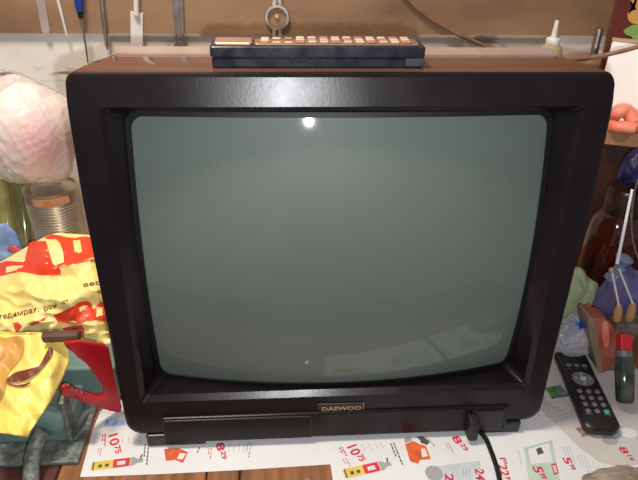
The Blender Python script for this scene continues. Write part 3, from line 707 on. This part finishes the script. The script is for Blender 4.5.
lines(nA, (251, 443), (248, 458), z, 2, .004, M['inkdark'], th=.0009, seed=26)
# sheet B
z = NB_z
price(nB, '10', '75', (346, 445), (357, 463), z, .0125)
lines(nB, (341, 447), (346, 456), z, 2, .003, M['inkred'], th=.0018, seed=32)
lines(nB, (345, 458), (350, 466), z, 2, .0035, M['inkred'], th=.001, seed=33)
for i, x in enumerate((361, 368, 375, 380)): lines(nB, (x, 444-i*.5), (x+6, 456-i), z, 1, .004, M['inkgrey'], th=.0008, seed=35+i)
lines(nB, (393, 443), (402, 465), z, 2, .004, M['inkdark'], th=.0018, seed=41)
spray_can(nB, (343.5, 474), (391, 463.5), z, .0066)
pquad(nB, [(405, 444), (414, 441), (419, 444), (426, 446), (431, 459), (420, 460), (418, 464), (410, 461)], z, M['inkorange'], 'orange_machine_picture')
pquad(nB, [(421, 449), (425, 448.5), (428, 456), (422, 457)], z, M['paper'], 'picture_gap', .0003)
pquad(nB, [(416, 437), (423, 436), (430, 442), (427, 445), (421, 443), (420, 440)], z, M['inkdark'], 'dark_machine_picture')
pquad(nB, [(404, 438), (411, 437), (412, 441), (405, 443)], z, M['inkgrey'], 'grey_machine_picture')
lines(nB, (426, 437), (440, 453), z, 1, .004, M['inkdark'], th=.0012, seed=43)
price(nB, '8', '29', (451, 437), (462, 452), z, .0105, fb=.5)
lines(nB, (448, 443), (453, 453), z, 2, .003, M['inkred'], th=.001, seed=44)
for i, x in enumerate((466, 470, 474)): lines(nB, (x, 441), (x+4, 450), z, 1, .004, M['inkgrey'], th=.0007, seed=46+i)
# lower part of that sheet: price boxes
pquad(nB, [(427, 467), (480, 461), (483, 490), (428, 490)], z, M['inkpale'], 'pale_blue_field', .0001)
bm = bmesh.new(); cc = atz(434, 473, z+.0003); bmesh.ops.create_circle(bm, cap_ends=True, segments=24, radius=.0105); xform(bm, Matrix.Translation(cc)); link('round_picture', bm, M['inkgrey'], nB)
price(nB, '2', '9', (445, 473), (446, 487), z, .010, fb=.6)
for i, x in enumerate((463, 466, 469)): lines(nB, (x, 468), (x, 482), z, 1, .004, M['inkgrey'], th=.001, seed=50+i)
price(nB, '24', '9', (475, 468), (477, 485), z, .0105, fb=.7)
price(nB, '1', '99', (499, 456), (502, 464), z, .007, fb=.4)
price(nB, '22', '99', (498, 464), (503, 482), z, .0105, fb=.65)
pquad(nB, [(524, 448), (552, 440), (562, 490), (530, 490)], z, M['inkpalegreen'], 'pale_green_field', .0001)
pquad(nB, [(528, 449), (549, 443), (552, 462), (531, 464)], z, M['paper'], 'white_field', .0002)
pquad(nB, [(536, 449), (541, 447), (544, 453), (538, 455)], z, M['inkdark'], 'dark_product_picture', .0003)
price(nB, '5', '99', (532, 466), (538, 479), z, .0115, fb=.55)
pquad(nB, [(551, 464), (556, 463), (559, 473), (554, 475)], z, M['inkred'], 'red_stamp', .0003)
pquad(nB, [(552.3, 465.5), (555.3, 465), (557.5, 472), (554.7, 473)], z, M['inkpalegreen'], 'stamp_field', .0004)
price(nB, '5', '99', (562, 457), (569, 470), z, .0095, fb=.55)
lines(nB, (518, 450), (524, 476), z, 1, .004, M['inkgrey'], th=.0007, seed=56)
lines(nB, (569, 447), (575, 464), z, 3, .004, M['inkgrey'], th=.0008, seed=57)
price(nB, '11', '99', (598, 467), (606, 480), z, .010, fb=.6)
lines(nB, (583, 455), (592, 472), z, 3, .004, M['inkgrey'], th=.0008, seed=58)
# sheet C
z = NC_z
pquad(nC, [(545, 388), (560, 384.5), (570, 396), (552, 399)], z, M['inkgreen'], 'green_photo')
pquad(nC, [(556, 388), (561, 386), (567, 395), (560, 396)], z, M['inknavy'], 'navy_photo', .0003)
for i in range(6): lines(nC, (539+i*1.2, 386+i*5.5), (545+i*4.6, 402+i*3.8) if i < 3 else (566+i*2.4, 404+i*3), z, 2, .0045, M['inkgrey'], th=.0008, seed=60+i)
for i in range(5): lines(nC, (551+i*2.2, 404+i*4), (571+i*2.5, 399+i*4.0), z, 1, .004, M['inkgrey'], th=.0008, seed=70+i)
for i in range(7): lines(nC, (604+i*5.5, 432-i*4), (634+i*3, 452-i*5), z, 1, .004, M['inkgrey'], th=.0007, seed=90+i)
for i in range(5): lines(nB, (524+i*5, 408-i*3), (546+i*6, 432-i*2), z, 1, .004, M['inkgrey'], th=.0006, seed=110+i)
pquad(nC, [(575, 428), (588, 426), (598, 433), (583, 437)], z, M['inkbrown'], 'brown_photo')
price(nC, '2', '', (568, 433), (571, 438), z, .006, fb=.9) if False else None
for i, (x, y, r) in enumerate(((614, 428, .013), (628, 433, .012), (610, 440, .010))):
    bm = bmesh.new(); cc = atz(x, y, z+.0002+.0002*i); bmesh.ops.create_circle(bm, cap_ends=True, segments=24, radius=r); xform(bm, Matrix.Translation(cc) @ Matrix.Diagonal((1, .7, 1, 1))); link('round_picture', bm, M['inkgrey'] if i != 1 else M['paper'], nC)
price(nC, '8', '19', (618, 447), (628, 461), z, .0095, fb=.5)

# rag at the lower right corner
p = atz(612, 482, .006)
rb = lump(V((p.x+.008, p.y-.012, .012)), (.052, .024, .016), 31, .18, 2.2, .0024, 5)
tag(link('rag', rb, M['rag'], None, True), 'crumpled grey-brown rag at the lower right corner on the newspaper', 'rag')

# ------------------------------------------------------------------ left: vise, bag, cans
vx0, vx1 = -.43, -.300
vi = thing('bench_vise', 'old teal-green bench vise with a worn grey bar handle on the bench', 'vise', (-.365, .02, 0))
link('base_plate', box(-.455, -.3135, -.066, .105, .0002, .006, .002, 2), M['visegrey'], vi)
sg = bmesh.new()
box(vx0, -.330, -.034, .09, .006, .032, .004, 3, bm=sg)
link('body', sg, M['visegreen'], vi)
pr = [aty(x, y, -.038) for x, y in ((58, 404), (63, 404), (75, 450), (73, 456), (70, 452))]
link('front_rib', prism([V((p.x, -.038, max(.0065, p.z))) for p in pr], (0, 1, 0), .02, .002), M['visegrey'], vi)
pr = [aty(x, y, -.036) for x, y in ((86, 424), (90, 424), (77, 451), (74, 455), (74, 446))]
link('side_rib', prism([V((p.x, -.036, max(.0065, p.z))) for p in pr], (0, 1, 0), .02, .002), M['visegrey'], vi)
link('moving_jaw', box(-.362, -.285, .036, .088, .006, .06, .004, 3), M['visegreen'], vi)
bc = aty(46, 421, -.04)
link('screw_boss', lathe([(.020, 0), (.021, .004), (.021, .010), (.016, .014), (.012, .016)], V((bc.x, -.033, bc.z)), (0, -1, 0), 24), M['visegreen'], vi, True)
h0 = V((bc.x+.002, -.052, bc.z-.001)); h1 = aty(38, 440, -.06); h2 = aty(32, 460, -.078); h3 = aty(31, 484, -.10)
link('bar_handle', tube(catmull([h0, h1, h2, h3], 6), [.0095]+[.0088]*18, 14), M['visegrey'], vi, True)

# yellow bag: front surface over pixels, with real depth
def catv(tab, t):
    n = len(tab)-1; x = min(max(t, 0), 1)*n; i = min(int(x), n-1); f = x-i; f = f*f*(3-2*f)*.5+f*.5
    return tab[i]+(tab[i+1]-tab[i])*f
def lerp_tab(tab, x):
    if x <= tab[0][0]: return tab[0][1]
    for (a, p), (b_, q) in zip(tab, tab[1:]):
        if x <= b_: return p+(q-p)*(x-a)/(b_-a)
    return tab[-1][1]
ridge = [(-70, 300), (-30, 275), (0, 262), (14, 254), (30, 245), (46, 236), (58, 233), (75, 234), (92, 235), (120, 240), (140, 250)]
front = [(-70, 352), (0, 350), (40, 346), (70, 344), (100, 350), (140, 352)]
def bagY(x, y):
    r = lerp_tab(ridge, x); f = lerp_tab(front, x); t = max(0, min(1, (y-r)/(f-r)))
    base_ = .215-.125*t+.0-.03*sin(pi*t)
    q = V((x*.03, y*.045, .5))
    wr_ = (1-abs(noise.noise(q))*2)*.009+(1-abs(noise.noise(q*2.2+V((3, 3, 0))))*2)*.004
    fold = .007*math.exp(-((y-(330-.62*(x-20)))/11.0)**2)*(1 if x > 10 else .6)   # one long fold running up to the right
    return base_-(wr_+fold)*min(1, 4*t+.25)*min(1, 6*(1-t)+.3)
def bagP(x, y, off=0.0): return aty(x, y, bagY(x, y)-off)
bag = thing('carrier_bag', 'crumpled yellow plastic carrier bag with large red letters left of the television', 'bag', (-.38, .12, .0))
nu, nv = 120, 84; rows = []
bm = bmesh.new(); grid = []
for j in range(nv+1):
    row = []
    for i in range(nu+1):
        x = -62+i*(196)/nu; y = lerp_tab(ridge, x)+(lerp_tab(front, x)-lerp_tab(ridge, x))*j/nv
        row.append(bm.verts.new(bagP(x, y)))
    grid.append(row)
under = [bm.verts.new(V((v.co.x, .125, max(.002, min(v.co.z-.004, .050))))) for v in grid[-1]]
back = [bm.verts.new(V((v.co.x, .235, .003))) for v in grid[0]]
back2 = [bm.verts.new(V((v.co.x, .238, v.co.z-.02))) for v in grid[0]]
seq = grid+[under, back, back2, grid[0]]
for a_, c_ in zip(seq, seq[1:]):
    for i in range(nu): bm.faces.new((a_[i], a_[i+1], c_[i+1], c_[i]))
for side in (0, nu): bm.faces.new([r[side] for r in grid]+[under[side], back[side], back2[side]])
bmesh.ops.triangulate(bm, faces=[f for f in bm.faces if len(f.verts) > 4])
link('bag_body', bm, M['yellowbag'], bag, True)
def bagprint(name, pts, m, off=.0009):
    bm = refine(poly2(pts), 5.0)
    for v in bm.verts: v.co = bagP(v.co.x, v.co.y, off)
    return link(name, bm, m, bag, True)
bagprint('red_letter', [(-20, 262), (0, 263), (6, 261), (24, 262), (29, 243), (33, 241), (46, 241), (49, 252), (53, 264), (61, 270), (60, 275), (40, 275), (24, 272), (16, 272), (8, 274), (0, 276), (-20, 278)], M['bagred'])
bagprint('letter_gap', [(6, 267), (14, 265.5), (24, 265.5), (21, 268), (12, 271.5), (6, 273)], M['yellowbag'], .0013)
bagprint('red_letter', [(44, 237), (52, 234.5), (60, 235.5), (66, 237), (76, 238), (74, 241), (68, 240), (71, 246), (74, 254), (80, 253), (81, 246), (80, 240), (79, 237), (84, 236.5), (88, 237), (96, 238), (100, 258), (96, 259), (82, 262), (72, 264), (64, 267), (58, 268), (56, 265), (64, 262), (63, 252), (60, 243), (56, 239), (47, 239)], M['bagred'])
bagprint('letter_gap', [(73, 240.5), (80, 240), (82, 252), (75, 254)], M['yellowbag'], .0013)
bagprint('letter_gap', [(91, 242), (97, 241.5), (99, 252), (94, 253)], M['yellowbag'], .0013)
bagprint('red_letter', [(53, 315), (57, 314), (62, 318), (68, 320), (75, 319.5), (76, 315), (73, 312), (74, 306), (80, 302), (87, 301), (92, 304), (92, 308), (88, 312), (82, 315), (80, 319), (84, 319), (90, 315), (94, 309), (99, 303), (106, 301), (108, 321), (103, 321), (94, 320), (86, 321), (78, 324), (68, 323.5), (58, 322)], M['bagred'])
bagprint('letter_gap', [(79, 308), (83, 305.5), (88, 305.5), (86, 309), (80, 312)], M['yellowbag'], .0013)
bagprint('letter_gap', [(97, 311), (102, 307), (103, 315), (96, 317)], M['yellowbag'], .0013)
bagprint('red_letter', [(62, 328), (72, 326), (82, 325), (84, 329), (78, 333), (84, 338), (76, 336), (66, 333)], M['bagred'])
bagprint('red_letter', [(12, 323), (18, 322), (22, 326), (19, 330), (16, 332), (14, 327)], M['bagred'])
bagprint('red_letter', [(30, 324), (40, 320), (47, 316), (44, 321), (36, 324.5), (31, 326)], M['bagred'])
def bagtext(s, p0, p1, h, m, name='printed_words'):
    t = refine(text_bm(s, 1.0, .012), .25, 4); w = max(v.co.x for v in t.verts)
    a_ = V((*p0, 0)); b_ = V((*p1, 0)); ex = (b_-a_)/w; nrm = V((ex.y, -ex.x, 0)).normalized()*h/.7
    for v in t.verts:
        q = a_+ex*v.co.x+nrm*v.co.y; v.co = bagP(q.x, q.y, .0011)
    return link(name, t, m, bag)
bagtext('тедимрах.', (-1, 319.5), (39, 311.5), 5.2, M['bagbrown'])
bagtext('рен', (44, 311), (57, 307), 5.2, M['bagbrown'])
bagtext('от', (62, 304.5), (69, 302.5), 4.2, M['bagbrown'])
bagtext('вес', (83, 287), (101, 284), 4.2, M['bagbrown'])
# hanging front flap of the same bag
fo = [(-12, 338), (5, 337), (22, 333), (38, 332), (50, 336), (60, 340), (67, 348), (69, 358), (66, 370), (58, 388), (48, 405), (38, 420), (30, 432), (27, 437), (14, 435), (0, 433), (-14, 432)]
def flY(x, y):
    q = V((x*.05, y*.04, 4.5)); t = (y-335)/100
    return .032-.110*max(0, min(1, t))**.8-.010*noise.noise(q)-.003*noise.noise(q*2.3)+.018*max(0, (x-50)/20)
def flP(x, y, off=0): return aty(x, y, flY(x, y)-off)
bm = bmesh.new(); f = bm.faces.new([bm.verts.new((x, y, 0)) for x, y, _ in smooth_poly([(a_, b_, 0) for a_, b_ in fo], 3)])
bmesh.ops.triangulate(bm, faces=[f]); refine(bm, 2.5, 8)
for v in bm.verts: v.co = flP(v.co.x, v.co.y)
fl = link('hanging_flap', bm, M['yellowflap'], bag, True)
sm_ = fl.modifiers.new('thickness', 'SOLIDIFY'); sm_.thickness = .0008; sm_.offset = 0
def flprint(name, pts, m, off=.0018):
    bm = refine(poly2([(x, y) for x, y, _ in smooth_poly([(a_, b_, 0) for a_, b_ in pts], 3)]), 2.5, 8)
    for v in bm.verts: v.co = flP(v.co.x, v.co.y, off)
    return link(name, bm, m, fl, True)
flprint('golden_print', [(-10, 340), (5, 338), (18, 336), (24, 340), (23, 354), (16, 364), (8, 374), (5, 390), (0, 400), (-10, 402)], M['baggold'])
flprint('brown_leaf_print', [(6, 381), (14, 373), (24, 370), (36, 367), (41, 363), (46, 353), (50, 347), (53, 350), (51, 357), (45, 365), (36, 374), (28, 379), (18, 382)], M['bagbrown'], .0026)
flprint('brown_stem_print', [(6, 382), (14, 384.5), (24, 384), (31, 381.5), (26, 386), (18, 387), (10, 385)], M['bagbrown'], .0026)
# brown stick on top of the vise
s0 = aty(43, 337, .02); s1 = aty(80, 335.5, .02)
tag(link('wooden_stick', tube([s0, s0+(s1-s0)*.04, s0+(s1-s0)*.96, s1], [.005, .0072, .0072, .0055], 10), mat('dark_brown_wood', (.13, .06, .045), .5, col2=(.09, .04, .03), scale=40)), 'short dark brown wooden stick between the yellow bag and the red grip frame', 'stick')
# red handle frame
RY = .012
def ryY(x): return RY-.046*max(0, 118-x)/56
def ry(pts): return [aty(x, y, ryY(x)) for x, y in pts]
rh = thing('trigger_frame', 'glossy red plastic open grip frame leaning beside the lower left of the television', 'tool', aty(120, 412, RY))
arm = [(64, 344), (80, 343), (104, 346), (109, 350), (112, 365), (116, 385), (122, 408), (121, 413), (116, 413), (104, 409), (90, 402), (76, 399), (64, 398), (61, 394), (62, 388), (66, 386), (72, 391), (84, 395), (98, 400), (107, 397), (104, 388), (96, 376), (86, 363), (80, 356), (66, 348)]
ap = ry(arm); ap2 = []
for p_ in ap: ap2.append(V((p_.x, p_.y, max(p_.z, .0032))))
link('grip_frame', prism(ap2, (-.3, .9, 0), .007, .0025, seg=3), M['reddplastic'], rh, True)
for x, y in ((68, 386), (72, 390), (76, 391.5), (81, 393.5)):
    c_ = aty(x, y, ryY(x)+.004); link('screw', lathe([(.0022, 0), (.0022, .003), (.001, .004)], c_-V((0, 0, .001)), (0, 0, 1), 10), M['visegrey'], rh)

# can, bottles, blue bag, clear bag
cy = .30; u = ppm(55, 205, cy); cc = aty(55, 205, cy); cc.z = 0; zt = aty(55, 185.5, cy).z; zb_ = aty(55, 232, cy).z; zr = aty(55, 196.5, cy).z
can = thing('tin_can', 'ribbed tin can with an orange rusty label beside the television', 'can', cc)
r0 = 26*u; prof = [(r0*.98, .0), (r0*1.02, .002), (r0*1.02, .005), (r0, .008), (r0, zb_-.004)]
nr_ = 13
for i in range(nr_*4+1):
    h = zb_+(zr-zb_)*i/(nr_*4); prof.append((r0+.0011*cos(i*pi/2)-.0006, h))
prof += [(r0, zr+.002), (r0, zt-.003), (r0*1.025, zt-.002), (r0*1.02, zt), (r0*.9, zt), (r0*.9, zt-.004)]
link('can_body', lathe(prof, cc, n=48), M['tin'], can, True)
lb = []
for h in (zr+.0025, zt-.0035): lb.append([cc+V((cos(a_)*(r0+.0006), sin(a_)*(r0+.0006), h)) for a_ in [radians(-112+k*5) for k in range(16)]])
link('can_label', loops(lb, close=False), M['tinlabel'], can, True)
for i, (x0, y0, x1, y1, r, lab) in enumerate(((2, 186, 12, 260, .013, 'olive green glass tube leaning at the far left behind the blue bag'), (19, 180, 27, 250, .012, 'olive green glass tube standing between the blue bag and tin can'))):
    a_ = aty(x0, y0-8, .33); b_ = aty(x1, y1, .29); d = (b_-a_); b_ = a_+d*((.006-a_.z)/d.z)
    tb = tag(link('glass_tube', tube([a_, a_+(b_-a_)*.02, b_], [r*.8, r, r], 16), M['oliveglass'], None, True), lab, 'tube')
tag(link('green_stake', tube([aty(26, 178, .285), V((aty(25, 235, .275).x, .272, .001))], .0035, 10), M['oliveglass'], None, True), 'thin olive stake standing just left of the ribbed tin can', 'stake')
p = aty(4, 262, .262)
bg = lump(V((p.x-.01, .252, .075)), (.052, .016, .085), 12, .2, 1.8, .001, 5)
tag(link('blue_bag', bg, M['bluebag'], None, True), 'crumpled blue plastic bag behind the left end of the yellow bag', 'bag')
p = aty(14, 249, .232)
tag(link('pink_wrapper', lump(p, (.009, .005, .006), 14, .3, 2, sub=3), M['pinkbit'], None, True), 'small pinkish red wrapper tucked between blue and yellow bags', 'wrapper')
pc_ = aty(33, 134, .30); u = ppm(33, 134, .30)
cb = thing('clear_bag', 'clear plastic bag of pale pink things resting on the tin can', 'bag', V((pc_.x, .30, zt)))
link('film', lump(pc_, (47*u, .065, 56*u), 41, .045, -1, zt+.0006, 6), M['clearbag'], cb, True)
link('contents', lump(pc_, (41*u, .055, 50*u), 42, .03, -1, zt+.003, 5), M['pinkfill'], cb, True)

# ------------------------------------------------------------------ light
def lamp(name, kind, loc, e, col=(1, 1, 1), size=.01, rot=None):
    d = bpy.data.lights.new(name, kind); d.energy = e; d.color = col
    if kind == 'AREA': d.size = size
    else: d.shadow_soft_size = size
    o = bpy.data.objects.new(name, d); C.objects.link(o); o.location = loc
    if rot: o.rotation_euler = rot
    return o
lamp('flash', 'POINT', CAM+V((.018, 0, -.033)), 11.5, (.95, .97, 1), .006)
lamp('ceiling_lamp', 'AREA', (-.38, -.02, 1.45), 18.0, (1, .88, .74), .25, (0, 0, 0))
sp = lamp('added_box_spot', 'SPOT', (.50, -.35, .95), 9.0, (1, .9, .78), .03)  # added narrow spot, brightens the white box and glove
sp.data.spot_size = radians(20); sp.data.spot_blend = .6
sp.rotation_euler = (V((.46, .22, .385))-V(sp.location)).to_track_quat('-Z', 'Y').to_euler()
w = bpy.data.worlds.new('world'); scn.world = w; w.use_nodes = True
bg_ = w.node_tree.nodes['Background']; bg_.inputs[0].default_value = (.9, .85, .82, 1); bg_.inputs[1].default_value = .22
scn.view_settings.view_transform = 'Standard'; scn.view_settings.look = 'None'; scn.view_settings.exposure = 0.0
